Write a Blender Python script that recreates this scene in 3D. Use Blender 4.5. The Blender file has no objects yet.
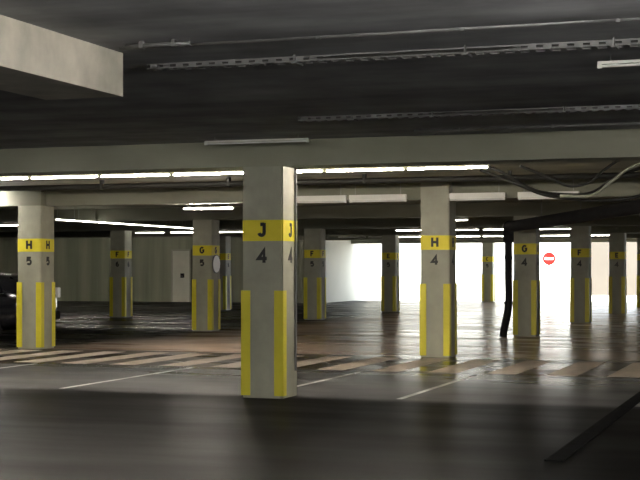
import bpy, bmesh, math, random
from mathutils import Vector, Matrix
random.seed(7)
S = bpy.context.scene
COL = S.collection
PI = math.pi

# ------------------------------------------------------------------ camera frame
F = 1408.0                       # focal length in pixels of the 640 px frame
TH = 0.334368
CS, SN = math.cos(TH), math.sin(TH)
UC, VC, ZC = 5.997, -15.474, 1.5
PA, PB = 7.972, 7.846            # column spacing along y and along x
B2 = 6.4                         # last bay to the left is narrower
ZBEAM, ZCEIL = 2.69, 2.99


def at(px, y, d):
    """point seen at pixel (px, y) at depth d"""
    r = (px - 320) / F * d
    return Vector((UC + r * CS - d * SN, VC + r * SN + d * CS, ZC + (269 - y) / F * d))


def u_at(px, v):
    t = (px - 320) / F
    return UC + (v - VC) * (t * CS - SN) / (CS + t * SN)


def col_u(b):
    return -PB * b if b <= 1 else -PB - B2 * (b - 1)


# ------------------------------------------------------------------ materials
def new_mat(name):
    m = bpy.data.materials.new(name)
    m.use_nodes = True
    nt = m.node_tree
    for n in list(nt.nodes):
        nt.nodes.remove(n)
    out = nt.nodes.new('ShaderNodeOutputMaterial')
    bs = nt.nodes.new('ShaderNodeBsdfPrincipled')
    nt.links.new(bs.outputs[0], out.inputs[0])
    return m, nt, bs


def noise_mat(name, c1, c2, scale=(3, 3, 3), rough=0.8, rough2=None, bump=0.0, detail=6, metal=0.0, spec=0.5,
              lo=0.3, hi=0.7, second=None):
    m, nt, bs = new_mat(name)
    tc = nt.nodes.new('ShaderNodeTexCoord')
    mp = nt.nodes.new('ShaderNodeMapping')
    mp.inputs['Scale'].default_value = scale
    nt.links.new(tc.outputs['Object'], mp.inputs[0])
    no = nt.nodes.new('ShaderNodeTexNoise')
    no.inputs['Scale'].default_value = 1.0
    no.inputs['Detail'].default_value = detail
    nt.links.new(mp.outputs[0], no.inputs['Vector'])
    cr = nt.nodes.new('ShaderNodeValToRGB')
    cr.color_ramp.elements[0].position = lo
    cr.color_ramp.elements[1].position = hi
    cr.color_ramp.elements[0].color = (*c1, 1)
    cr.color_ramp.elements[1].color = (*c2, 1)
    nt.links.new(no.outputs[0], cr.inputs[0])
    colour = cr.outputs[0]
    if second:
        n2 = nt.nodes.new('ShaderNodeTexNoise')
        n2.inputs['Scale'].default_value = second[0]
        n2.inputs['Detail'].default_value = 8
        nt.links.new(tc.outputs['Object'], n2.inputs['Vector'])
        mr = nt.nodes.new('ShaderNodeMapRange')
        mr.inputs[1].default_value = 0.3
        mr.inputs[2].default_value = 0.7
        mr.inputs[3].default_value = second[1]
        mr.inputs[4].default_value = second[2]
        nt.links.new(n2.outputs[0], mr.inputs[0])
        mx = nt.nodes.new('ShaderNodeMix')
        mx.data_type = 'RGBA'
        mx.blend_type = 'MULTIPLY'
        mx.inputs[0].default_value = 1
        nt.links.new(colour, mx.inputs[6])
        nt.links.new(mr.outputs[0], mx.inputs[7])
        colour = mx.outputs[2]
    nt.links.new(colour, bs.inputs['Base Color'])
    bs.inputs['Roughness'].default_value = rough
    if rough2 is not None:
        mr = nt.nodes.new('ShaderNodeMapRange')
        mr.inputs[1].default_value = lo
        mr.inputs[2].default_value = hi
        mr.inputs[3].default_value = rough
        mr.inputs[4].default_value = rough2
        nt.links.new(no.outputs[0], mr.inputs[0])
        nt.links.new(mr.outputs[0], bs.inputs['Roughness'])
    bs.inputs['Metallic'].default_value = metal
    bs.inputs['Specular IOR Level'].default_value = spec
    if bump:
        bp = nt.nodes.new('ShaderNodeBump')
        bp.inputs['Strength'].default_value = bump
        bp.inputs['Distance'].default_value = 0.02
        nt.links.new(no.outputs[0], bp.inputs['Height'])
        nt.links.new(bp.outputs[0], bs.inputs['Normal'])
    return m


def emit_mat(name, colour, strength):
    m, nt, bs = new_mat(name)
    bs.inputs['Base Color'].default_value = (0.9, 0.9, 0.88, 1)
    bs.inputs['Emission Color'].default_value = (*colour, 1)
    bs.inputs['Emission Strength'].default_value = strength
    return m


def floor_mat():
    """dark sealed concrete in the lanes, paler grey bay strip between them, worn and glossy"""
    m, nt, bs = new_mat('sealed_concrete_floor')
    L = nt.links.new
    geo = nt.nodes.new('ShaderNodeNewGeometry')
    sep = nt.nodes.new('ShaderNodeSeparateXYZ')
    L(geo.outputs['Position'], sep.inputs[0])
    n1 = nt.nodes.new('ShaderNodeTexNoise')
    n1.inputs['Scale'].default_value = 0.35
    n1.inputs['Detail'].default_value = 9
    n1.inputs['Roughness'].default_value = 0.65
    L(geo.outputs['Position'], n1.inputs['Vector'])
    # zone edges (y) ragged by a little noise
    def step(edge, width):
        mr = nt.nodes.new('ShaderNodeMapRange')
        mr.interpolation_type = 'SMOOTHSTEP'
        mr.inputs[1].default_value = edge - width
        mr.inputs[2].default_value = edge + width
        L(sep.outputs[1], mr.inputs[0])
        return mr.outputs[0]
    def math_(op, a, b):
        n = nt.nodes.new('ShaderNodeMath')
        n.operation = op
        for i, x in enumerate((a, b)):
            if isinstance(x, float):
                n.inputs[i].default_value = x
            else:
                L(x, n.inputs[i])
        return n.outputs[0]
    def mixc(f, a, b, mode='MIX'):
        n = nt.nodes.new('ShaderNodeMix')
        n.data_type = 'RGBA'
        n.blend_type = mode
        if isinstance(f, float):
            n.inputs[0].default_value = f
        else:
            L(f, n.inputs[0])
        for i, x in ((6, a), (7, b)):
            if isinstance(x, tuple):
                n.inputs[i].default_value = (*x, 1)
            else:
                L(x, n.inputs[i])
        return n.outputs[2]
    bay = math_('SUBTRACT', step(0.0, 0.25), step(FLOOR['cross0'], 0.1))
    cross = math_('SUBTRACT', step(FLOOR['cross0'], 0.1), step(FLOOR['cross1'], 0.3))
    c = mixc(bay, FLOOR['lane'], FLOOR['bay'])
    # paler aisle beyond the crossing, daylight painted into its colour, right of the dark bays
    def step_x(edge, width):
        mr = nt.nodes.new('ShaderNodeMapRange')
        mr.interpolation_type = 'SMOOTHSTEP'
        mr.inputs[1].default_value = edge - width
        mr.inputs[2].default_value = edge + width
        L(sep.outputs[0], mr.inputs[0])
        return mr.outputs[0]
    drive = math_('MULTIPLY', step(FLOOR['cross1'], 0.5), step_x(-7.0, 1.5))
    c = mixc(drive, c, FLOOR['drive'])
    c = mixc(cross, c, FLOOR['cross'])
    wear = nt.nodes.new('ShaderNodeMapRange')
    wear.inputs[1].default_value = 0.3
    wear.inputs[2].default_value = 0.7
    wear.inputs[3].default_value = 0.5
    wear.inputs[4].default_value = 1.5
    L(n1.outputs[0], wear.inputs[0])
    c = mixc(1.0, c, wear.outputs[0], 'MULTIPLY')
    L(c, bs.inputs['Base Color'])
    # polish: tyre-worn streaks along x
    mp = nt.nodes.new('ShaderNodeMapping')
    mp.inputs['Scale'].default_value = (0.25, 1.1, 1)
    L(geo.outputs['Position'], mp.inputs[0])
    n2 = nt.nodes.new('ShaderNodeTexNoise')
    n2.inputs['Scale'].default_value = 1.0
    n2.inputs['Detail'].default_value = 5
    L(mp.outputs[0], n2.inputs['Vector'])
    rr = nt.nodes.new('ShaderNodeMapRange')
    rr.inputs[1].default_value = 0.35
    rr.inputs[2].default_value = 0.65
    rr.inputs[3].default_value = FLOOR['r0']
    rr.inputs[4].default_value = FLOOR['r1']
    L(n2.outputs[0], rr.inputs[0])
    zone = step(1.5, 2.2)          # the aisle nearest the camera has the duller, older coat
    inv = math_('SUBTRACT', 1.0, zone)
    shine = math_('MULTIPLY', step(4.5, 2.5), step_x(-2.0, 4.0))      # gloss raised on the right to mirror the daylight
    rg = math_('ADD', rr.outputs[0], math_('MULTIPLY', inv, FLOOR['near_rough']))
    L(math_('ADD', rg, math_('MULTIPLY', shine, FLOOR['drive_rough'])), bs.inputs['Roughness'])
    sp = math_('ADD', FLOOR['near_spec'], math_('MULTIPLY', zone, FLOOR['spec'] - FLOOR['near_spec']))
    L(math_('ADD', sp, math_('MULTIPLY', shine, FLOOR['drive_spec'])), bs.inputs['Specular IOR Level'])
    n3 = nt.nodes.new('ShaderNodeTexNoise')
    n3.inputs['Scale'].default_value = 2.5
    n3.inputs['Detail'].default_value = 3
    L(geo.outputs['Position'], n3.inputs['Vector'])
    bp = nt.nodes.new('ShaderNodeBump')
    bp.inputs['Strength'].default_value = 0.05
    bp.inputs['Distance'].default_value = 0.01
    L(n3.outputs[0], bp.inputs['Height'])
    L(bp.outputs[0], bs.inputs['Normal'])
    return m


def wall_mat(name, c1, c2, pitch):
    """cast wall with narrow upright board joints"""
    m, nt, bs = new_mat(name)
    L = nt.links.new
    geo = nt.nodes.new('ShaderNodeNewGeometry')
    mp = nt.nodes.new('ShaderNodeMapping')
    mp.inputs['Scale'].default_value = (1 / pitch, 0.02, 0.12)
    L(geo.outputs['Position'], mp.inputs[0])
    no = nt.nodes.new('ShaderNodeTexNoise')
    no.inputs['Scale'].default_value = 1.0
    no.inputs['Detail'].default_value = 4
    L(mp.outputs[0], no.inputs['Vector'])
    cr = nt.nodes.new('ShaderNodeValToRGB')
    cr.color_ramp.elements[0].position = 0.38
    cr.color_ramp.elements[1].position = 0.62
    cr.color_ramp.elements[0].color = (*c1, 1)
    cr.color_ramp.elements[1].color = (*c2, 1)
    L(no.outputs[0], cr.inputs[0])
    L(cr.outputs[0], bs.inputs['Base Color'])
    bs.inputs['Roughness'].default_value = 0.8
    return m


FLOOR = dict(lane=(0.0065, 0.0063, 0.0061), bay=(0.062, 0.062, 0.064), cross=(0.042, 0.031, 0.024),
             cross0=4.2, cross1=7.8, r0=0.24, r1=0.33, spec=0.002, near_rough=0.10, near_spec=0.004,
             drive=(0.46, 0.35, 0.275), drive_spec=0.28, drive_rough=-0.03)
M = {}
M['floor'] = floor_mat()
M['ceiling'] = noise_mat('dark_ceiling', (0.20, 0.205, 0.212), (0.35, 0.356, 0.366), (0.25, 2.2, 1), 0.85, second=(1.6, 0.65, 1.25))
M['bare_ceiling'] = noise_mat('bare_concrete_ceiling', (0.30, 0.30, 0.225), (0.44, 0.435, 0.335), (0.3, 1.6, 1), 0.85, second=(1.3, 0.75, 1.15))
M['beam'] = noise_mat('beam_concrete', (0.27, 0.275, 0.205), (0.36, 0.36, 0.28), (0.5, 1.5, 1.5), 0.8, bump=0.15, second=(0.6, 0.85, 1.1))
M['grey_beam'] = noise_mat('stained_beam_concrete', (0.17, 0.172, 0.13), (0.24, 0.242, 0.19), (0.5, 1.5, 1.5), 0.8, bump=0.15, second=(0.6, 0.85, 1.1))  # beam concrete darkened in colour for the weaker light farther back
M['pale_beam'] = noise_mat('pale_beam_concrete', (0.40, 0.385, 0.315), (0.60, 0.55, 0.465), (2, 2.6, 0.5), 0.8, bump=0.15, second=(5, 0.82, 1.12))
M['column'] = noise_mat('column_concrete', (0.31, 0.31, 0.245), (0.40, 0.395, 0.315), (2.5, 2.5, 0.9), 0.75, bump=0.12, second=(6, 0.9, 1.05))
M['yellow'] = noise_mat('yellow_paint', (0.70, 0.60, 0.02), (0.80, 0.69, 0.04), (4, 4, 4), 0.55)
M['guard'] = noise_mat('yellow_guard', (0.60, 0.53, 0.02), (0.74, 0.66, 0.05), (3, 3, 1.5), 0.5)
M['black_paint'] = noise_mat('black_paint', (0.012, 0.012, 0.012), (0.022, 0.022, 0.02), (5, 5, 5), 0.6)
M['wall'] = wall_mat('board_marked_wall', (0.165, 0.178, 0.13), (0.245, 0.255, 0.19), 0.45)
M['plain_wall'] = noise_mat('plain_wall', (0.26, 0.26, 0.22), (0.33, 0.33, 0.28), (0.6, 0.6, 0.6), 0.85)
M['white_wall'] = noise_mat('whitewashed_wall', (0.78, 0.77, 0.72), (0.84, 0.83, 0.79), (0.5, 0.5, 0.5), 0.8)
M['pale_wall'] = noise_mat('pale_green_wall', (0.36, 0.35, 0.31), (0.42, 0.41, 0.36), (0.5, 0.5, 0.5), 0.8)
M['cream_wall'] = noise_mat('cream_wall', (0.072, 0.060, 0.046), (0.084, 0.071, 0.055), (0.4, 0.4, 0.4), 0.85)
M['yard'] = noise_mat('yard_concrete', (0.52, 0.50, 0.46), (0.62, 0.60, 0.56), (0.5, 0.5, 0.5), 0.9)
M['door'] = noise_mat('door_paint', (0.42, 0.42, 0.36), (0.48, 0.48, 0.41), (2, 2, 2), 0.5)
M['paint'] = noise_mat('worn_white_paint', (0.40, 0.34, 0.28), (0.56, 0.48, 0.40), (3, 1.2, 1), 0.5, spec=0.25, lo=0.35, hi=0.6)
M['thin_paint'] = noise_mat('worn_line_paint', (0.24, 0.24, 0.24), (0.48, 0.48, 0.47), (5, 1.6, 1), 0.5, spec=0.25, lo=0.35, hi=0.6)
M['housing'] = noise_mat('white_enamel', (0.62, 0.62, 0.58), (0.70, 0.70, 0.66), (3, 3, 3), 0.45)
M['tube'] = emit_mat('lit_tube', (1.0, 0.90, 0.77), 310.0)
M['tube_far'] = emit_mat('lit_distant_tube', (1.0, 0.95, 0.84), 20.0)
M['tube_near'] = emit_mat('lit_twin_tube', (1.0, 0.96, 0.90), 500.0)  # for the added tubes outside the frame
M['tube_off'] = noise_mat('unlit_tube', (0.72, 0.72, 0.70), (0.78, 0.78, 0.75), (3, 3, 3), 0.25)
M['steel'] = noise_mat('galvanised_steel', (0.13, 0.13, 0.13), (0.20, 0.20, 0.20), (6, 6, 6), 0.5, metal=0.5)
M['conduit'] = noise_mat('grey_conduit', (0.22, 0.22, 0.22), (0.30, 0.30, 0.29), (4, 4, 4), 0.5)
M['black_plastic'] = noise_mat('black_plastic', (0.008, 0.008, 0.009), (0.014, 0.014, 0.015), (4, 4, 4), 0.8, spec=0.25)
M['cable'] = noise_mat('black_cable', (0.008, 0.008, 0.007), (0.015, 0.015, 0.013), (9, 9, 9), 0.6)
M['grey_cable'] = noise_mat('grey_cable', (0.22, 0.23, 0.18), (0.30, 0.31, 0.25), (9, 9, 9), 0.6)
M['grate'] = noise_mat('drain_grate', (0.006, 0.006, 0.006), (0.014, 0.014, 0.014), (8, 8, 8), 0.9, spec=0.03)
M['car_paint'] = noise_mat('black_car_paint', (0.004, 0.004, 0.005), (0.007, 0.007, 0.008), (3, 3, 3), 0.12)
M['car_glass'] = noise_mat('dark_car_glass', (0.006, 0.007, 0.007), (0.010, 0.011, 0.011), (2, 2, 2), 0.05)
M['rubber'] = noise_mat('tyre_rubber', (0.008, 0.008, 0.008), (0.014, 0.014, 0.014), (8, 8, 8), 0.85)
M['chrome'] = noise_mat('chrome', (0.75, 0.75, 0.74), (0.85, 0.85, 0.84), (4, 4, 4), 0.12, metal=1.0)
M['lens_white'] = noise_mat('clear_lamp_lens', (0.75, 0.74, 0.70), (0.82, 0.81, 0.78), (5, 5, 5), 0.1)
M['lens_red'] = noise_mat('red_lamp_lens', (0.35, 0.01, 0.01), (0.45, 0.02, 0.015), (5, 5, 5), 0.15)
M['plate'] = noise_mat('number_plate_white', (0.72, 0.72, 0.70), (0.78, 0.78, 0.76), (5, 5, 5), 0.4)
M['sign_white'] = noise_mat('sign_white', (0.82, 0.82, 0.80), (0.88, 0.88, 0.86), (3, 3, 3), 0.35)
M['sign_red'] = noise_mat('sign_red', (0.33, 0.008, 0.006), (0.38, 0.012, 0.01), (3, 3, 3), 0.6, spec=0.1)
M['post'] = noise_mat('grey_green_post', (0.36, 0.40, 0.33), (0.44, 0.48, 0.40), (3, 3, 3), 0.5)


# ------------------------------------------------------------------ mesh helpers
def box(bm, x0, x1, y0, y1, z0, z1):
    vs = [bm.verts.new(p) for p in ((x0, y0, z0), (x1, y0, z0), (x1, y1, z0), (x0, y1, z0),
                                    (x0, y0, z1), (x1, y0, z1), (x1, y1, z1), (x0, y1, z1))]
    for f in ((3, 2, 1, 0), (4, 5, 6, 7), (0, 1, 5, 4), (1, 2, 6, 5), (2, 3, 7, 6), (3, 0, 4, 7)):
        bm.faces.new([vs[i] for i in f])


def prism(bm, pts, z0, z1):
    a = [bm.verts.new((x, y, z0)) for x, y in pts]
    b = [bm.verts.new((x, y, z1)) for x, y in pts]
    n = len(pts)
    bm.faces.new(a[::-1])
    bm.faces.new(b)
    for i in range(n):
        bm.faces.new((a[i], a[(i + 1) % n], b[(i + 1) % n], b[i]))


def tube(bm, pts, r, n=10, cap=True):
    pts = [Vector(p) for p in pts]
    rings = []
    for i, p in enumerate(pts):
        t = (pts[min(i + 1, len(pts) - 1)] - pts[max(i - 1, 0)]).normalized()
        ref = Vector((0, 0, 1)) if abs(t.z) < 0.95 else Vector((0, 1, 0))
        s = t.cross(ref).normalized()
        w = s.cross(t).normalized()
        rings.append([bm.verts.new(p + r * (math.cos(2 * PI * k / n) * s + math.sin(2 * PI * k / n) * w)) for k in range(n)])
    for a, b in zip(rings, rings[1:]):
        for k in range(n):
            bm.faces.new((a[k], a[(k + 1) % n], b[(k + 1) % n], b[k]))
    if cap:
        bm.faces.new(rings[0][::-1])
        bm.faces.new(rings[-1])


def bez(pts, per=8):
    """smooth curve through the points"""
    P = [Vector(p) for p in pts]
    P = [2 * P[0] - P[1]] + P + [2 * P[-1] - P[-2]]
    out = []
    for i in range(1, len(P) - 2):
        for k in range(per):
            t = k / per
            a, b, c, d = P[i - 1], P[i], P[i + 1], P[i + 2]
            out.append(0.5 * ((2 * b) + (c - a) * t + (2 * a - 5 * b + 4 * c - d) * t * t + (3 * b - a - 3 * c + d) * t ** 3))
    out.append(P[-2])
    return out


def obj(name, bm, mat, parent=None, loc=(0, 0, 0), bevel=0.0, smooth=False, seg=2):
    if bevel:
        bmesh.ops.bevel(bm, geom=list(bm.edges), offset=bevel, segments=seg, affect='EDGES', profile=0.5)
    bmesh.ops.recalc_face_normals(bm, faces=list(bm.faces))
    me = bpy.data.meshes.new(name)
    bm.to_mesh(me)
    bm.free()
    if smooth:
        for p in me.polygons:
            p.use_smooth = True
    me.materials.append(mat)
    o = bpy.data.objects.new(name, me)
    o.location = loc
    if parent:
        o.parent = parent
    COL.objects.link(o)
    return o


def tag(o, label=None, cat=None, group=None, kind=None):
    if label:
        o['label'] = label
    if cat:
        o['category'] = cat
    if group:
        o['group'] = group
    if kind:
        o['kind'] = kind
    return o


def thing(name, label, cat, loc=(0, 0, 0), group=None, rotz=0):
    o = bpy.data.objects.new(name, None)
    o.empty_display_size = 0.2
    o.location = loc
    o.rotation_euler = (0, 0, rotz)
    COL.objects.link(o)
    return tag(o, label, cat, group)


def copy_tree(o, parent=None):
    c = o.copy()
    COL.objects.link(c)
    if parent:
        c.parent = parent
    for ch in [x for x in bpy.data.objects if x.parent == o]:
        copy_tree(ch, c)
    return c


def struct(name, bm, mat, label=None, bevel=0.0):
    o = obj(name, bm, mat, bevel=bevel)
    return tag(o, label, None, None, 'structure')


def sbox(name, mat, *b, label=None):
    bm = bmesh.new()
    box(bm, *b)
    return struct(name, bm, mat, label)


def arc(cx, cz, rx, rz, a0, a1, n=10):
    return [(cx + rx * math.cos(math.radians(a0 + (a1 - a0) * k / n)), cz + rz * math.sin(math.radians(a0 + (a1 - a0) * k / n))) for k in range(n + 1)]


# brush strokes of each painted character in a box of height 1 centred on the origin
STROKES = {
    'J': [arc(-0.05, -0.2, 0.2, 0.2, 190, 360) + [(0.15, 0.5)], [(-0.15, 0.4), (0.15, 0.4)]],
    'H': [[(-0.28, -0.5), (-0.28, 0.5)], [(0.28, -0.5), (0.28, 0.5)], [(-0.28, 0.0), (0.28, 0.0)]],
    'G': [arc(0.0, 0.0, 0.28, 0.4, 45, 330, 16) + [(0.26, 0.0), (0.04, 0.0)]],
    'F': [[(-0.22, -0.5), (-0.22, 0.4), (0.28, 0.4)], [(-0.22, 0.0), (0.2, 0.0)]],
    'E': [[(0.28, -0.4), (-0.22, -0.4), (-0.22, 0.4), (0.28, 0.4)], [(-0.22, 0.0), (0.2, 0.0)]],
    'D': [[(-0.02, -0.4), (-0.24, -0.4), (-0.24, 0.4), (-0.02, 0.4)] + arc(-0.02, 0.0, 0.28, 0.4, 88, -90, 12)],
    'C': [arc(0.0, 0.0, 0.28, 0.4, 45, 315, 16)],
    '4': [[(0.14, -0.5), (0.14, 0.44), (-0.3, -0.18), (0.36, -0.18)]],
    '5': [[(0.26, 0.4), (-0.2, 0.4), (-0.22, 0.08)] + arc(0.0, -0.13, 0.25, 0.27, 110, -150, 12)],
    '6': [arc(0.02, -0.17, 0.22, 0.23, 170, -190, 14) + arc(0.1, 0.0, 0.32, 0.4, 175, 80, 6)],
}
GLYPH = {}


def glyph(ch, size):
    """mesh of one painted character, upright in the xz plane, centred, facing -y"""
    key = (ch, size)
    if key in GLYPH:
        return GLYPH[key]
    bm = bmesh.new()
    hw = 0.13
    for n, path in enumerate(STROKES[ch]):
        P = [Vector((x, z)) for x, z in path]
        left, right = [], []
        for k, p in enumerate(P):
            d0 = (p - P[k - 1]).normalized() if k else (P[1] - p).normalized()
            d1 = (P[k + 1] - p).normalized() if k < len(P) - 1 else d0
            t = (d0 + d1)
            t = t.normalized() if t.length > 0.2 else d1
            nn = Vector((-t.y, t.x))
            m = hw / max(0.45, nn.dot(Vector((-d0.y, d0.x))))
            left.append(p + nn * m)
            right.append(p - nn * m)
        y0, y1 = -0.002 - 0.0002 * n, 0.002
        ring = [[bm.verts.new((q.x * size, y, q.y * size)) for q, y in ((l, y0), (r, y0), (r, y1), (l, y1))] for l, r in zip(left, right)]
        for a, b in zip(ring, ring[1:]):
            for k in range(4):
                bm.faces.new((a[k], a[(k + 1) % 4], b[(k + 1) % 4], b[k]))
        bm.faces.new(ring[0])
        bm.faces.new(ring[-1][::-1])
    bmesh.ops.recalc_face_normals(bm, faces=list(bm.faces))
    me = bpy.data.meshes.new('painted_character')
    bm.to_mesh(me)
    bm.free()
    me.materials.append(M['black_paint'])
    GLYPH[key] = me
    return me


# ------------------------------------------------------------------ setting
XL, XR, YF, YB = -36.0, 24.0, -24.0, 48.15
WB_V = 43.0
WB_U = u_at(319, WB_V)           # back wall of the left side, and where it stops
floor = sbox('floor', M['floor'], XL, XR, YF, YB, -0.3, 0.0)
sbox('ceiling', M['ceiling'], XL, XR, YF, 0, ZCEIL, ZCEIL + 0.35)
sbox('ceiling', M['bare_ceiling'], XL, XR, 0, YB, ZCEIL, ZCEIL + 0.35)
sbox('wall_left', M['plain_wall'], XL - 0.3, XL, YF, WB_V, 0, ZCEIL)
sbox('wall_right', M['plain_wall'], XR, XR + 0.3, YF, YB, 0, ZCEIL)
sbox('wall_front', M['plain_wall'], XL, XR, YF - 0.3, YF, 0, ZCEIL)
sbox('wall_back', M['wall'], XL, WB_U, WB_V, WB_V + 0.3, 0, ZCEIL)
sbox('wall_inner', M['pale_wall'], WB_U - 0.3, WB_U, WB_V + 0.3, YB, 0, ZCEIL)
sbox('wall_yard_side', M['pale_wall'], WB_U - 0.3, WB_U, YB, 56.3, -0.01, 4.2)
# open yard beyond the far row of columns
tag(sbox('ground', M['yard'], XL, XR + 6, YB, 72, -0.3, -0.01), kind='structure')
sbox('wall_yard', M['white_wall'], WB_U, u_at(588, 56.0), 56.0, 56.3, 0, 4.2)
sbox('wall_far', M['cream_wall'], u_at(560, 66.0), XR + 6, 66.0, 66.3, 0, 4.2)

# door in the back wall
ud0, ud1 = u_at(173, WB_V), u_at(190, WB_V)
bm = bmesh.new()
box(bm, ud0, ud1, WB_V - 0.05, WB_V, 0.0, 2.32)
door = struct('door_1', bm, M['door'], bevel=0.008)
bm = bmesh.new()
for a, b, z0, z1 in ((ud0 - 0.07, ud0, 0, 2.39), (ud1, ud1 + 0.07, 0, 2.39), (ud0, ud1, 2.32, 2.39)):
    box(bm, a, b, WB_V - 0.08, WB_V, z0, z1)
obj('door_frame', bm, M['plain_wall'], door)
bm = bmesh.new()
um = (ud0 + ud1) / 2
box(bm, um - 0.02, um + 0.16, WB_V - 0.08, WB_V - 0.05, 1.10, 1.30)
obj('lock_plate', bm, M['black_plastic'], door)
bm = bmesh.new()
tube(bm, [(um, WB_V - 0.08, 1.18), (um, WB_V - 0.12, 1.18), (um + 0.12, WB_V - 0.12, 1.18)], 0.012, 8)
obj('door_handle', bm, M['steel'], door)

# ------------------------------------------------------------------ beams
BEAMS = ['pale concrete ceiling beam spanning the whole picture above the nearest column J 4',
         'second concrete ceiling beam back, over the columns marked H',
         'third concrete ceiling beam back, over the columns marked G',
         'fourth concrete ceiling beam back, over the two dark columns right of G 4',
         'fifth concrete ceiling beam back, dark and far above the bright opening',
         'sixth concrete ceiling beam back, deep in the garage near the daylight',
         'farthest concrete ceiling beam, edging the bright opening to the yard']
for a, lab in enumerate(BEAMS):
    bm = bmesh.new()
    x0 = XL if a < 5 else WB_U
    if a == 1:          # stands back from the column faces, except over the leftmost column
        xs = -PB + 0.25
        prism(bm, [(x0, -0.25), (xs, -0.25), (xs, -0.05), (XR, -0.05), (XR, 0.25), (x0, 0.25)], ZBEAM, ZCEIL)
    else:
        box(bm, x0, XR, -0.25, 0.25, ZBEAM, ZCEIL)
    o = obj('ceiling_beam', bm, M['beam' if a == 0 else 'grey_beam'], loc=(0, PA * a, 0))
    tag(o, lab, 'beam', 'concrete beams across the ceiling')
# short beam at the upper left, running away from the camera
bm = bmesh.new()
p = at(123, 98, 9.72)
box(bm, -0.6, 0, YF - p.y, 0, ZBEAM, ZCEIL)
o = obj('ceiling_beam', bm, M['pale_beam'], loc=(p.x, p.y, 0))
tag(o, 'brightly lit beam stub ending in mid ceiling at the upper left corner', 'beam')

# ------------------------------------------------------------------ columns
W = 0.25


def make_column(a, b, letter, number, label, guards=4, side_text=True, text=True, conduit=False, dx=0.0):
    t = thing('concrete_column', label, 'column', (col_u(b) + dx, PA * a, 0), 'numbered concrete columns of the car park')
    bm = bmesh.new()
    box(bm, -W, W, -W, W, 0, ZBEAM)
    ed = [e for e in bm.edges if abs(e.verts[0].co.z - e.verts[1].co.z) > 1]
    bmesh.ops.bevel(bm, geom=ed, offset=0.018, segments=2, affect='EDGES')
    if (a, b) == (1, 0):
        box(bm, -W, W, -W, -0.053, ZBEAM, ZCEIL)
    obj('shaft', bm, M['column'], t)
    # painted band right round
    bm = bmesh.new()
    e = W + 0.003
    box(bm, -e, e, -e, e, 1.825, 2.07)
    ed = [x for x in bm.edges if abs(x.verts[0].co.z - x.verts[1].co.z) > 0.1]
    bmesh.ops.bevel(bm, geom=ed, offset=0.018, segments=2, affect='EDGES')
    obj('yellow_band', bm, M['yellow'], t)
    # yellow corner guards
    corners = [(-1, -1), (1, -1), (1, 1), (-1, 1)][:guards]
    for sx, sy in corners:
        bm = bmesh.new()
        k, th, fl = W + 0.014, 0.014, 0.115
        L = [(k, k), (k - fl, k), (k - fl, k - th), (k - th, k - th), (k - th, k - fl), (k, k - fl)]
        L = [(sx * x, sy * y) for x, y in L]
        if sx * sy < 0:
            L = L[::-1]
        prism(bm, L, 0.03, 1.25)
        ed = [x for x in bm.edges if abs(x.verts[0].co.z - x.verts[1].co.z) > 0.5]
        bmesh.ops.bevel(bm, geom=ed, offset=0.004, segments=1, affect='EDGES')
        obj('corner_guard', bm, M['guard'], t)
    if text:
        faces = [(0, -(W + 0.006), 0, -0.01)] + ([(W + 0.006, 0, PI / 2, 0)] if side_text else [])
        for x, y, rz, off in faces:
            for ch, z, nm, sz in ((letter, 1.955, 'painted_letter', 0.158), (number, 1.65, 'painted_number', 0.155)):
                g = bpy.data.objects.new(nm, glyph(ch, sz))
                g.location = (x, y, z)
                g.rotation_euler = (0, 0, rz)
                g.parent = t
                COL.objects.link(g)
    if conduit:
        bm = bmesh.new()
        tube(bm, [(W + 0.016, 0.15, 0.3), (W + 0.016, 0.15, ZBEAM)], 0.014, 8)
        obj('conduit', bm, M['steel'], t)
    return t


make_column(0, 0, 'J', '4', 'concrete column marked J 4 with two yellow corner strips, nearest the camera', guards=2, conduit=True)
make_column(1, 0, 'H', '4', 'concrete column marked H 4, right of centre on the striped crossing')
make_column(1, 1, 'H', '5', 'concrete column marked H 5 at the left edge in front of the black car')
make_column(2, 0, 'G', '4', 'shaded concrete column marked G 4 with a black pipe down its left side')
make_column(2, 1, 'G', '5', 'concrete column with a round white sign on its right face, left of J 4')
make_column(3, 0, 'F', '4', 'dark concrete column just right of the red and white round sign')
make_column(3, 1, 'F', '5', 'dark concrete column seen directly right of the nearest column J 4')
make_column(3, 2, 'F', '6', 'dark concrete column standing in front of the board-marked left wall')
make_column(4, 0, 'E', '4', 'dark concrete column, second from the right edge, before the cream wall')
make_column(4, 1, 'E', '5', 'dark concrete column between two bright openings, left of H 4')
make_column(4, 2, 'E', '6', 'far dark concrete column half hidden just left of J 4')
make_column(5, 0, 'D', '4', 'far concrete column cut off by the right edge of the picture')
make_column(6, 1, 'C', '5', 'farthest slim concrete column against the daylight between H 4 and G 4')

# ------------------------------------------------------------------ floor markings (paint belongs to the floor)
U0, U1 = -13.0, 12.0
pitch, bar = 0.86, 0.44
k = 0
u = U0
while u < U1:
    bm = bmesh.new()
    box(bm, u, u + bar, 4.35, 7.45, 0.0005, 0.0025)
    obj('crossing_stripe', bm, M['paint'], floor)
    u += pitch
for q in (-11.3, -8.5, -5.6, -2.9, -0.22, 1.5, 4.2):
    bm = bmesh.new()
    box(bm, q, q + 0.07, 0.15, 4.1, 0.0005, 0.0025)
    obj('bay_line', bm, M['thin_paint'], floor)

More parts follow.
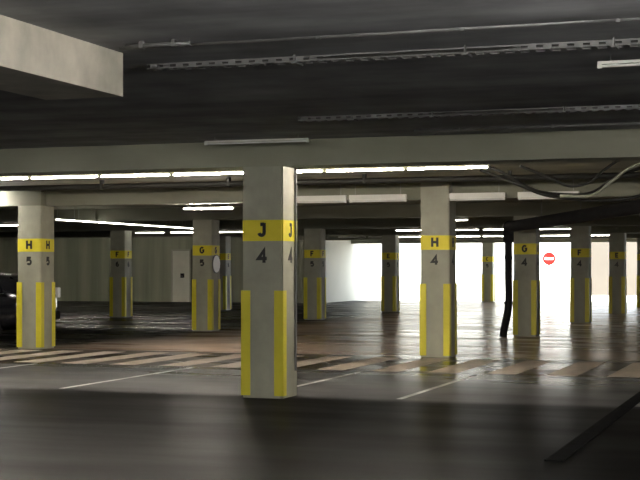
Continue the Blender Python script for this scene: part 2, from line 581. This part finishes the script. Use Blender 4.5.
# drain channel at the lower right
p0, p1 = at(557, 462, 10.95), at(640, 395, 16.76)
t = thing('drain_channel', 'dark drain channel running into the floor at the lower right', 'drain', ((p0.x + p1.x) / 2, p0.y, 0))
ln = 9.5
bm = bmesh.new()
for x in (-0.075, 0.065):
    box(bm, x, x + 0.012, 0, ln, 0.0006, 0.010)
box(bm, -0.075, 0.077, 0, 0.012, 0.0006, 0.016)
obj('channel_edge', bm, M['grate'], t)
bm = bmesh.new()
box(bm, -0.062, 0.065, 0.012, ln, 0.0005, 0.004)
obj('channel_bed', bm, M['grate'], t)
bm = bmesh.new()
for i in range(int(ln / 0.05)):
    box(bm, -0.062, 0.065, 0.03 + i * 0.05, 0.05 + i * 0.05, 0.005, 0.013)
obj('grating', bm, M['grate'], t)

# ------------------------------------------------------------------ tube lights
ORD = ['first', 'second', 'third', 'fourth', 'fifth', 'sixth', 'seventh', 'eighth', 'ninth', 'tenth', 'eleventh', 'twelfth', 'thirteenth',
       'fourteenth', 'fifteenth', 'sixteenth', 'seventeenth', 'eighteenth']
PITCH = 1.03


def make_batten(length, lit, drop, deep=False):
    """batten along x, tube centre at z = 0, hung by two rods of the given length"""
    t = bpy.data.objects.new('tube_light', None)
    t.empty_display_size = 0.2
    COL.objects.link(t)
    h = length / 2
    bm = bmesh.new()
    prism(bm, [(-h, -0.011), (h, -0.011), (h, 0.011), (-h, 0.011)], 0.014, 0.034)
    if deep:            # deep white reflector body
        prism(bm, [(-h, -0.04), (h, -0.04), (h, 0.04), (-h, 0.04)], 0.034, 0.115)
    obj('housing', bm, M['housing'], t, bevel=0.002, seg=1)
    bm = bmesh.new()
    tube(bm, [(-h + 0.03, 0, 0), (h - 0.03, 0, 0)], 0.010, 8)
    obj('tube', bm, TUBES[lit], t, smooth=False)
    for s in (-1, 1):
        bm = bmesh.new()
        box(bm, s * h - (0.03 if s > 0 else 0), s * h + (0.03 if s < 0 else 0), -0.014, 0.014, -0.014, 0.014)
        obj('lamp_holder', bm, M['housing'], t)
        if True:
            bm = bmesh.new()
            tube(bm, [(s * h * 0.8, 0, 0.03), (s * h * 0.8, 0, drop)], 0.005, 6)
            obj('hanger', bm, M['conduit'], t)
    return t


PROTO = {}
TUBES = {0: M['tube_off'], 1: M['tube'], 2: M['tube_far'], 3: M['tube_near']}


def batten(u, v, z, lit, label, group, rz=0.0, length=PITCH - 0.008, deep=False):
    drop = round(ZCEIL - z, 3)
    key = (round(length, 3), lit, drop, deep)
    if key not in PROTO:
        t = PROTO[key] = make_batten(length, lit, drop, deep)
    else:
        t = copy_tree(PROTO[key])
    t.location = (u, v, z)
    t.rotation_euler = (0, 0, rz)
    tag(t, label, 'light', group)
    return t


# long lit line behind the front beam; rightmost tube ends at px 490
VL = 0.85
ur = u_at(490, VL)
for i in range(9):
    batten(ur - PITCH * (i + 0.5), VL, 2.70, True,
           f'lit tube light, {ORD[i]} from the right in the long row behind the front beam',
           'lit tubes behind the front beam')
# unlit battens behind the second beam, one of them lit
VL2 = PA + 0.42
ul = (u_at(181, VL2) + u_at(236, VL2)) / 2
batten(ul, VL2, 2.615, True, 'single lit tube light left of J 4, alone under the second beam', 'tubes under the second beam')
for i, px in enumerate((330, 388)):
    batten(u_at(px, VL2), PA - 0.20, 2.665, False, f'unlit deep white tube light between J 4 and H 4, nearer {["J 4", "H 4"][i]}',
           'tubes under the second beam', deep=True)
for i, px in enumerate((483, 555)):
    batten(u_at(px, VL2), PA - 0.20, 2.665, False, f'unlit deep white tube light on the second beam, {["just right of H 4", "above the G 4 column"][i]}',
           'tubes under the second beam', deep=True)
# lit row running away from the camera on the left
pa = at(55, 219, 33.0)
nrow = 8
for i in range(nrow):
    batten(pa.x, pa.y + PITCH * (i + 0.5), 2.66, 2,
           f'thin lit tube light, {ORD[i]} from the near end of the receding left row',
           'lit tubes receding on the left', rz=PI / 2)
# rows behind the farther beams
FAR = [(2, 'third', [(2, 1), (447, 1)]),
       (3, 'fourth', [(150, 1), (185, 1), (232, 1), (412, 1), (462, 1), (500, 1), (555, 1)]),
       (4, 'fifth', [(352, 0), (382, 0), (412, 1), (466, 1), (497, 1), (555, 1), (600, 1)])]
WHERE = {2: 'at the left edge', 150: 'far left of the wall door', 185: 'above the wall door', 232: 'just left of J 4',
         447: 'behind the top of H 4', 412: 'just left of H 4', 466: 'just right of H 4', 462: 'just right of H 4', 500: 'just left of the black pipe',
         497: 'just left of the black pipe', 555: 'right of G 4', 600: 'between the two far right columns', 352: 'right of F 5', 382: 'by the dark column left of H 4'}
for a, nm, lst in FAR:
    v = PA * a + 0.42
    for px, lit in lst:
        batten(u_at(px, v), v, 2.63, 2 * lit, f'{"lit" if lit else "unlit"} distant tube light under the {nm} beam, {WHERE[px]}',
               'distant tubes under the far beams')
# unlit fittings on the near ceiling
p = at(256, 141, 15.75)
batten(p.x, p.y, ZCEIL - 0.075, False, 'unlit pale tube light on the ceiling along the front beam, above J 4', 'unlit tubes on the near ceiling', length=1.25)
p = at(634, 60, 9.75)
batten(p.x + 0.2, p.y, ZCEIL - 0.075, False, 'unlit pale tube light on the near ceiling at the upper right edge', 'unlit tubes on the near ceiling', length=0.9)
# added lit tubes, out of the frame, put in to brighten the near bays
for i in range(6):
    batten(6.3, -14.5 + 1.1 * i, 2.45, 3, 'lit tube light in the near bay to the right of the camera', 'lit tubes beside the camera', rz=PI / 2)
for i in range(2):  # added to brighten the right part of the front beam
    batten(8.6 + 1.1 * i, -2.6, 2.50, 3, 'lit tube light before the right end of the front beam', 'lit tubes beside the camera')
for i in range(10):
    batten(-2.0 + 1.1 * i, -17.2, 2.45, 3, 'lit tube light in the bay behind the camera', 'lit tubes behind the camera')
for i, x in enumerate((-10.1, -8.98)):  # added for the glow on the second beam's left end
    batten(x, PA - 0.50, 2.83, 3, 'lit tube light by the second beam beyond the left edge', 'lit tubes beyond the left edge')
# added strip light, hidden behind the fifth beam to brighten the board-marked wall
t = thing('strip_light', 'long lit strip light high along the board-marked left wall', 'light', (-22.0, 33.3, 2.88))
bm = bmesh.new()
box(bm, -7, 7, -0.03, 0.03, 0.03, 0.08)
obj('housing', bm, M['housing'], t)
bm = bmesh.new()
tube(bm, [(-6.9, 0, 0), (6.9, 0, 0)], 0.006, 8)
obj('tube', bm, M['tube'], t)
bm = bmesh.new()
for k in (-7.0, -0.02, 6.96):
    box(bm, k, k + 0.04, -0.02, 0.02, -0.02, 0.03)
obj('lamp_holder', bm, M['housing'], t)
for k in (-5, 0, 5):
    bm = bmesh.new()
    tube(bm, [(k, 0, 0.05), (k, 0, ZCEIL - 2.88)], 0.01, 6)
    obj('hanger', bm, M['conduit'], t)

# ------------------------------------------------------------------ cable trays, conduits
def tray(label, y_img, x_img, d, u0, u1, width, ztop, hang):
    p = at(x_img, y_img, d)
    t = thing('cable_tray', label, 'cable tray', (0, p.y, p.z), 'slotted cable trays under the ceiling')
    bm = bmesh.new()
    h = width / 2
    for s in (-h, h - 0.006):
        # side rail with upright slots: top and bottom lips joined by posts
        box(bm, u0, u1, s, s + 0.006, 0, 0.012)
        box(bm, u0, u1, s, s + 0.006, 0.030, 0.040)
    n = int((u1 - u0) / 0.10)
    for i in range(n):
        x = u0 + (i + 0.25) * (u1 - u0) / n
        for s in (-h, h - 0.006):
            box(bm, x, x + 0.055, s, s + 0.006, 0.012, 0.030)
    for i in range(n):
        x = u0 + (i + 0.25) * (u1 - u0) / n
        box(bm, x, x + 0.04, -h, h, 0.0, 0.005)
    obj('slotted_channel', bm, M['steel'], t)
    bm = bmesh.new()
    for k, dy in enumerate((-0.04, 0.0, 0.045)):
        tube(bm, bez([(u0 + 0.1, dy, 0.02)] + [(u0 + (u1 - u0) * q, dy + 0.012 * math.sin(9 * q + k * 2), 0.02) for q in (0.2, 0.4, 0.6, 0.8)] + [(u1 - 0.1, dy, 0.02)]), 0.012, 6)
    obj('cable', bm, M['cable'], t)
    for hx in hang:
        bm = bmesh.new()
        tube(bm, [(hx, -h - 0.01, 0.0), (hx, -h - 0.01, ZCEIL - p.z)], 0.008, 6)
        tube(bm, [(hx, h + 0.01, 0.0), (hx, h + 0.01, ZCEIL - p.z)], 0.008, 6)
        box(bm, hx - 0.02, hx + 0.02, -h - 0.018, h + 0.018, -0.012, 0.0)
        obj('hanger', bm, M['steel'], t)
    return t


pv = at(395, 58, 9.6).y
tray('near slotted steel cable tray crossing the upper ceiling above the unlit fittings', 58, 395, 9.6, u_at(150, pv), u_at(700, pv), 0.10, 0,
     [u_at(297, pv), u_at(467, pv), u_at(615, pv)])
pv2 = at(480, 115, 13.2).y
tray('farther slotted steel cable tray on the ceiling just before the front beam', 115, 480, 13.2, u_at(300, pv2), u_at(700, pv2), 0.10, 0,
     [u_at(354, pv2), u_at(434, pv2), u_at(565, pv2)])


def conduit(label, px, y, d, x0, x1, r, group='grey conduits on the near ceiling'):
    p = at(px, y, d)
    t = thing('ceiling_conduit', label, 'conduit', (0, p.y, p.z), group)
    u0, u1 = u_at(x0, p.y), u_at(x1, p.y)
    bm = bmesh.new()
    tube(bm, [(u0, 0, 0), (u1, 0, 0)], r, 10)
    obj('pipe', bm, M['steel'], t, smooth=True)
    n = max(2, int((u1 - u0) / 0.9))
    for i in range(n):
        x = u0 + (i + 0.5) * (u1 - u0) / n
        bm = bmesh.new()
        box(bm, x - 0.012, x + 0.012, -r - 0.006, r + 0.006, -r - 0.004, ZCEIL - p.z)
        obj('clip', bm, M['steel'], t)


conduit('thin grey conduit nearest the camera across the top of the ceiling', 395, 32, 8.85, 120, 700, 0.016)
conduit('thin grey conduit on the ceiling tight above the front beam', 530, 127, 14.6, 415, 700, 0.018)
conduit('short grey conduit on the ceiling right of the lit beam stub', 170, 44, 9.15, 126, 190, 0.014)

# dark service pipe on the ceiling of the bay behind the front beam
p = at(300, 180, 22.4)
t = thing('service_pipe', 'dark service pipe hung along the ceiling behind the long lit row', 'pipe', (0, p.y, 2.88))
bm = bmesh.new()
tube(bm, [(-20, 0, 0), (12, 0, 0)], 0.045, 10)
obj('pipe', bm, M['cable'], t, smooth=True)
for i in range(14):
    bm = bmesh.new()
    box(bm, -19 + i * 2.3, -18.96 + i * 2.3, -0.05, 0.05, -0.05, 0.108)
    obj('clip', bm, M['cable'], t)

# ------------------------------------------------------------------ black drain pipe beside column G 4
bot = at(508.5, 338, 31.0)
bot.z = 0.0
top = at(508.5, 228, 31.0)
far = at(640, 206, 22.6)
far2 = far + (far - top) * 0.25
t = thing('drain_pipe', 'black drain pipe dropping beside column G 4 from an overhead run on the right', 'pipe', (bot.x, bot.y, 0))
bm = bmesh.new()
rel = lambda q: (q.x - bot.x, q.y - bot.y, q.z)
foot = at(503, 338, 31.0)
pts = bez([(foot.x - bot.x, foot.y - bot.y, 0.0), ((foot.x - bot.x) * 0.75, (foot.y - bot.y) * 0.75, 0.2), (0, 0, 0.7), (0.0, 0, 1.4), rel(top - Vector((0, 0, 0.25)))], 6)
tube(bm, pts, 0.085, 14)
obj('downpipe', bm, M['black_plastic'], t, smooth=True)
bm = bmesh.new()
tp = Vector(rel(top))
dr = Vector(rel(far2)) - tp
pts = bez([tp - Vector((0, 0, 0.3)), tp - Vector((0, 0, 0.1)), tp + dr * 0.012 + Vector((0, 0, 0.03)), tp + dr * 0.04 + Vector((0, 0, 0.02)), tp + dr * 0.5, tp + dr], 6)
tube(bm, pts, 0.12, 14)
obj('overhead_run', bm, M['black_plastic'], t, smooth=True)
for zz in (0.75, 1.75):
    bm = bmesh.new()
    tube(bm, [(0, 0, zz - 0.03), (0, 0, zz + 0.03)], 0.098, 14)
    obj('pipe_collar', bm, M['black_plastic'], t)
for q in (0.25, 0.5, 0.75):
    c = tp + dr * q
    bm = bmesh.new()
    tube(bm, [(c.x, c.y, c.z + 0.08), (c.x, c.y, ZCEIL)], 0.008, 6)
    obj('hanger', bm, M['steel'], t)

# ------------------------------------------------------------------ hanging cables at the right
CAB = [('black cable sagging from the right end of the long lit row', M['cable'], 0.022, [(486, 166, 19), (505, 174, 19), (532, 189, 19.2), (556, 194, 19.4), (590, 193, 19.6), (618, 176, 19.8), (650, 157, 20)]),
       ('second black cable sagging lower beside the lit row end', M['cable'], 0.022, [(480, 170, 20), (515, 183, 20), (545, 195, 20), (585, 200, 20), (625, 199, 20), (660, 190, 20)]),
       ('thin black cable looping over the lighter patch of ceiling at right', M['cable'], 0.018, [(520, 166, 18.6), (548, 177, 18.6), (570, 186, 18.6), (590, 182, 18.6), (604, 170, 18.6), (625, 158, 18.6), (655, 154, 18.6)]),
       ('pale grey cable rising to the right edge under the front beam', M['grey_cable'], 0.02, [(560, 196, 18.9), (592, 195, 18.9), (612, 181, 18.9), (632, 167, 18.9), (660, 148, 18.9)])]
for lab, mt, r, pts in CAB:
    bm = bmesh.new()
    P = [at(*q) for q in pts]
    for q in P:
        q.z = min(q.z, ZCEIL - r)
    c = P[0].copy()
    tube(bm, bez([q - c for q in P], 8), r, 8)
    o = obj('hanging_cable', bm, mt, loc=c, smooth=True)
    tag(o, lab, 'cable', 'loose cables under the ceiling at right')

# ------------------------------------------------------------------ round signs
def disc(bm, r, y0, y1, n=32, cx=0, cz=0):
    a = [bm.verts.new((cx + r * math.cos(2 * PI * k / n), y0, cz + r * math.sin(2 * PI * k / n))) for k in range(n)]
    b = [bm.verts.new((cx + r * math.cos(2 * PI * k / n), y1, cz + r * math.sin(2 * PI * k / n))) for k in range(n)]
    bm.faces.new(a)
    bm.faces.new(b[::-1])
    for k in range(n):
        bm.faces.new((a[k], a[(k + 1) % n], b[(k + 1) % n], b[k]))


t = thing('round_sign', 'round white sign on the right face of the column left of J 4', 'sign', (col_u(1) + W + 0.004, PA * 2 - 0.02, 1.62), rotz=PI / 2)
bm = bmesh.new()
disc(bm, 0.225, -0.028, 0.0)
obj('rim', bm, M['steel'], t)
bm = bmesh.new()
disc(bm, 0.205, -0.034, -0.027)
obj('face', bm, M['sign_white'], t)

p = at(549, 303, 68.0)
t = thing('road_sign', 'red and white round sign on a post before the bright opening, right of G 4', 'sign', (p.x, p.y, 0), rotz=TH)
bm = bmesh.new()
tube(bm, [(0, 0.04, 0), (0, 0.04, 2.2)], 0.07, 12)
obj('post', bm, M['post'], t)
bm = bmesh.new()
disc(bm, 0.31, -0.05, -0.02, cz=2.0)
obj('disc', bm, M['sign_red'], t)
bm = bmesh.new()
box(bm, -0.21, 0.21, -0.056, -0.049, 1.95, 2.05)
obj('bar', bm, M['sign_white'], t)
bm = bmesh.new()
box(bm, -0.14, 0.14, 0.0 - 0.05, 0.0 - 0.02, 1.30, 1.48)
obj('supplementary_plate', bm, M['post'], t)

# ------------------------------------------------------------------ black hatchback behind column H 5
def make_car(loc):
    t = thing('car', 'black hatchback parked behind column H 5 at the left edge', 'car', loc)
    # sections along x from the rear (0) to the nose (-4.2): x, half width, sill z, belt z, roof z, roof half width
    SEC = [(0.00, 0.70, 0.42, 0.86, 0.98, 0.62), (-0.06, 0.82, 0.32, 0.94, 1.12, 0.66), (-0.25, 0.86, 0.24, 0.97, 1.28, 0.62),
           (-0.60, 0.88, 0.20, 0.96, 1.40, 0.60), (-1.30, 0.89, 0.18, 0.94, 1.45, 0.60), (-2.00, 0.89, 0.18, 0.92, 1.43, 0.60),
           (-2.50, 0.89, 0.18, 0.90, 1.30, 0.60), (-3.00, 0.88, 0.18, 0.88, 1.00, 0.66), (-3.60, 0.86, 0.20, 0.80, 0.88, 0.62),
           (-4.05, 0.80, 0.26, 0.66, 0.74, 0.58), (-4.20, 0.66, 0.36, 0.56, 0.62, 0.48)]
    bm = bmesh.new()
    rings = []
    for x, w, s, b, r, rw in SEC:
        prof = [(0.0, s), (w * 0.85, s), (w * 0.98, s + 0.10), (w, (s + b) / 2), (w * 0.97, b), (rw + 0.02, r - 0.05), (rw * 0.85, r - 0.005), (0.0, r)]
        full = [(y, z) for y, z in prof] + [(-y, z) for y, z in prof[-2:0:-1]]
        rings.append([bm.verts.new((x, y, z)) for y, z in full])
    n = len(rings[0])
    for A_, B_ in zip(rings, rings[1:]):
        for k in range(n):
            bm.faces.new((A_[k], A_[(k + 1) % n], B_[(k + 1) % n], B_[k]))
    bm.faces.new(rings[0])
    bm.faces.new(rings[-1][::-1])
    body = obj('body', bm, M['car_paint'], t, smooth=True)
    sub = body.modifiers.new('smooth', 'SUBSURF')
    sub.levels = sub.render_levels = 2
    # side windows, rear window, windscreen as thin shells following the cabin
    for sy in (-1, 1):
        bm = bmesh.new()
        top_ = [(-0.62, 1.30), (-1.3, 1.36), (-1.95, 1.35), (-2.4, 1.22)]
        low_ = [(-0.42, 1.02), (-1.3, 0.99), (-1.95, 0.97), (-2.75, 0.95)]
        a = [bm.verts.new((x, sy * 0.705, z)) for x, z in top_]
        b = [bm.verts.new((x, sy * 0.868, z)) for x, z in low_]
        for i in range(3):
            bm.faces.new((a[i], a[i + 1], b[i + 1], b[i]))
        ob = obj('side_window', bm, M['car_glass'], t)
        so = ob.modifiers.new('thick', 'SOLIDIFY')
        so.thickness = 0.02
        so.offset = 0
        bm = bmesh.new()
        tube(bm, [(-0.35, sy * 0.877, 0.985), (-1.3, sy * 0.892, 0.955), (-2.0, sy * 0.892, 0.935), (-2.8, sy * 0.885, 0.90)], 0.020, 8)
        obj('belt_trim', bm, M['chrome'], t)
        for xh in (-1.15, -2.2):
            bm = bmesh.new()
            tube(bm, bez([(xh, sy * 0.885, 0.80), (xh - 0.03, sy * 0.925, 0.805), (xh - 0.19, sy * 0.925, 0.81), (xh - 0.22, sy * 0.885, 0.81)], 4), 0.014, 8)
            obj('door_handle', bm, M['chrome'], t)
        bm = bmesh.new()
        box(bm, -2.72, -2.56, sy * 0.90 if sy > 0 else -1.08, 1.08 if sy > 0 else -0.90, 0.96, 1.09)
        obj('wing_mirror', bm, M['car_paint'], t, bevel=0.03, seg=3)
        bm = bmesh.new()
        y0, y1 = sorted((sy * 0.69, sy * 0.81))
        box(bm, -0.10, 0.02, y0, y1, 0.88, 1.10)
        obj('tail_light', bm, M['lens_white'], t, bevel=0.02)
        bm = bmesh.new()
        y0, y1 = sorted((sy * 0.45, sy * 0.72))
        box(bm, -4.10, -3.92, y0, y1, 0.60, 0.72)
        obj('headlight', bm, M['lens_white'], t, bevel=0.03)
        for xw in (-0.78, -3.38):
            bm = bmesh.new()
            disc(bm, 0.315, -0.10, 0.10, 28)
            bmesh.ops.bevel(bm, geom=[e for e in bm.edges if len(e.link_faces) == 2 and any(len(f.verts) > 4 for f in e.link_faces)], offset=0.03, segments=2, affect='EDGES')
            wh = obj('tyre', bm, M['rubber'], t, loc=(xw, sy * 0.80, 0.315))
            bm = bmesh.new()
            disc(bm, 0.20, -0.012, 0.012, 24)
            for k in range(5):
                an = 2 * PI * k / 5
                tube(bm, [(0.03 * math.cos(an), sy * 0.012, 0.03 * math.sin(an)), (0.19 * math.cos(an), sy * 0.012, 0.19 * math.sin(an))], 0.022, 6)
            obj('rim', bm, M['steel'], wh, loc=(0, sy * 0.098, 0))
    bm = bmesh.new()
    a = [bm.verts.new(q) for q in ((-0.09, -0.52, 1.10), (-0.09, 0.52, 1.10), (-0.44, 0.50, 1.335), (-0.44, -0.50, 1.335))]
    bm.faces.new(a)
    ob = obj('rear_window', bm, M['car_glass'], t)
    so = ob.modifiers.new('thick', 'SOLIDIFY')
    so.thickness = 0.03
    so.offset = 0
    bm = bmesh.new()
    a = [bm.verts.new(q) for q in ((-2.38, -0.52, 1.355), (-2.38, 0.52, 1.355), (-2.95, 0.58, 1.05), (-2.95, -0.58, 1.05))]
    bm.faces.new(a)
    ob = obj('windscreen', bm, M['car_glass'], t)
    so = ob.modifiers.new('thick', 'SOLIDIFY')
    so.thickness = 0.03
    so.offset = 0
    bm = bmesh.new()
    box(bm, -0.02, 0.02, -0.26, 0.26, 0.70, 0.81)
    obj('number_plate', bm, M['plate'], t)
    bm = bmesh.new()
    box(bm, -0.16, 0.05, -0.76, 0.76, 0.42, 0.60)
    obj('rear_bumper', bm, M['black_plastic'], t, bevel=0.04, seg=3)
    return t


pc = at(61, 300, 30.6)
make_car((pc.x, pc.y - 0.85, 0))

# ------------------------------------------------------------------ daylight
sun = bpy.data.lights.new('sun', 'SUN')
sun.energy = 15.0
sun.angle = math.radians(0.6)
sun.color = (1.0, 0.96, 0.88)
so = bpy.data.objects.new('sun', sun)
so.rotation_euler = (math.radians(35), 0, math.radians(35))   # shines towards +y, down
COL.objects.link(so)
wd = bpy.data.worlds.new('sky')
S.world = wd
wd.use_nodes = True
bg = wd.node_tree.nodes['Background']
bg.inputs[0].default_value = (0.80, 0.90, 1.0, 1)
bg.inputs[1].default_value = 5.0

# ------------------------------------------------------------------ camera and view
cd = bpy.data.cameras.new('camera')
cd.sensor_fit = 'HORIZONTAL'
cd.sensor_width = 36.0
cd.lens = F / 640 * 36.0
cd.shift_y = 29.0 / 640
cd.clip_end = 300
co = bpy.data.objects.new('camera', cd)
co.location = (UC, VC, ZC)
co.rotation_euler = (PI / 2, 0, TH)
COL.objects.link(co)
S.camera = co
S.view_settings.view_transform = 'Standard'
S.view_settings.look = 'None'
S.view_settings.gamma = 1.0
S.view_settings.use_curve_mapping = False
S.view_settings.exposure = 0.7
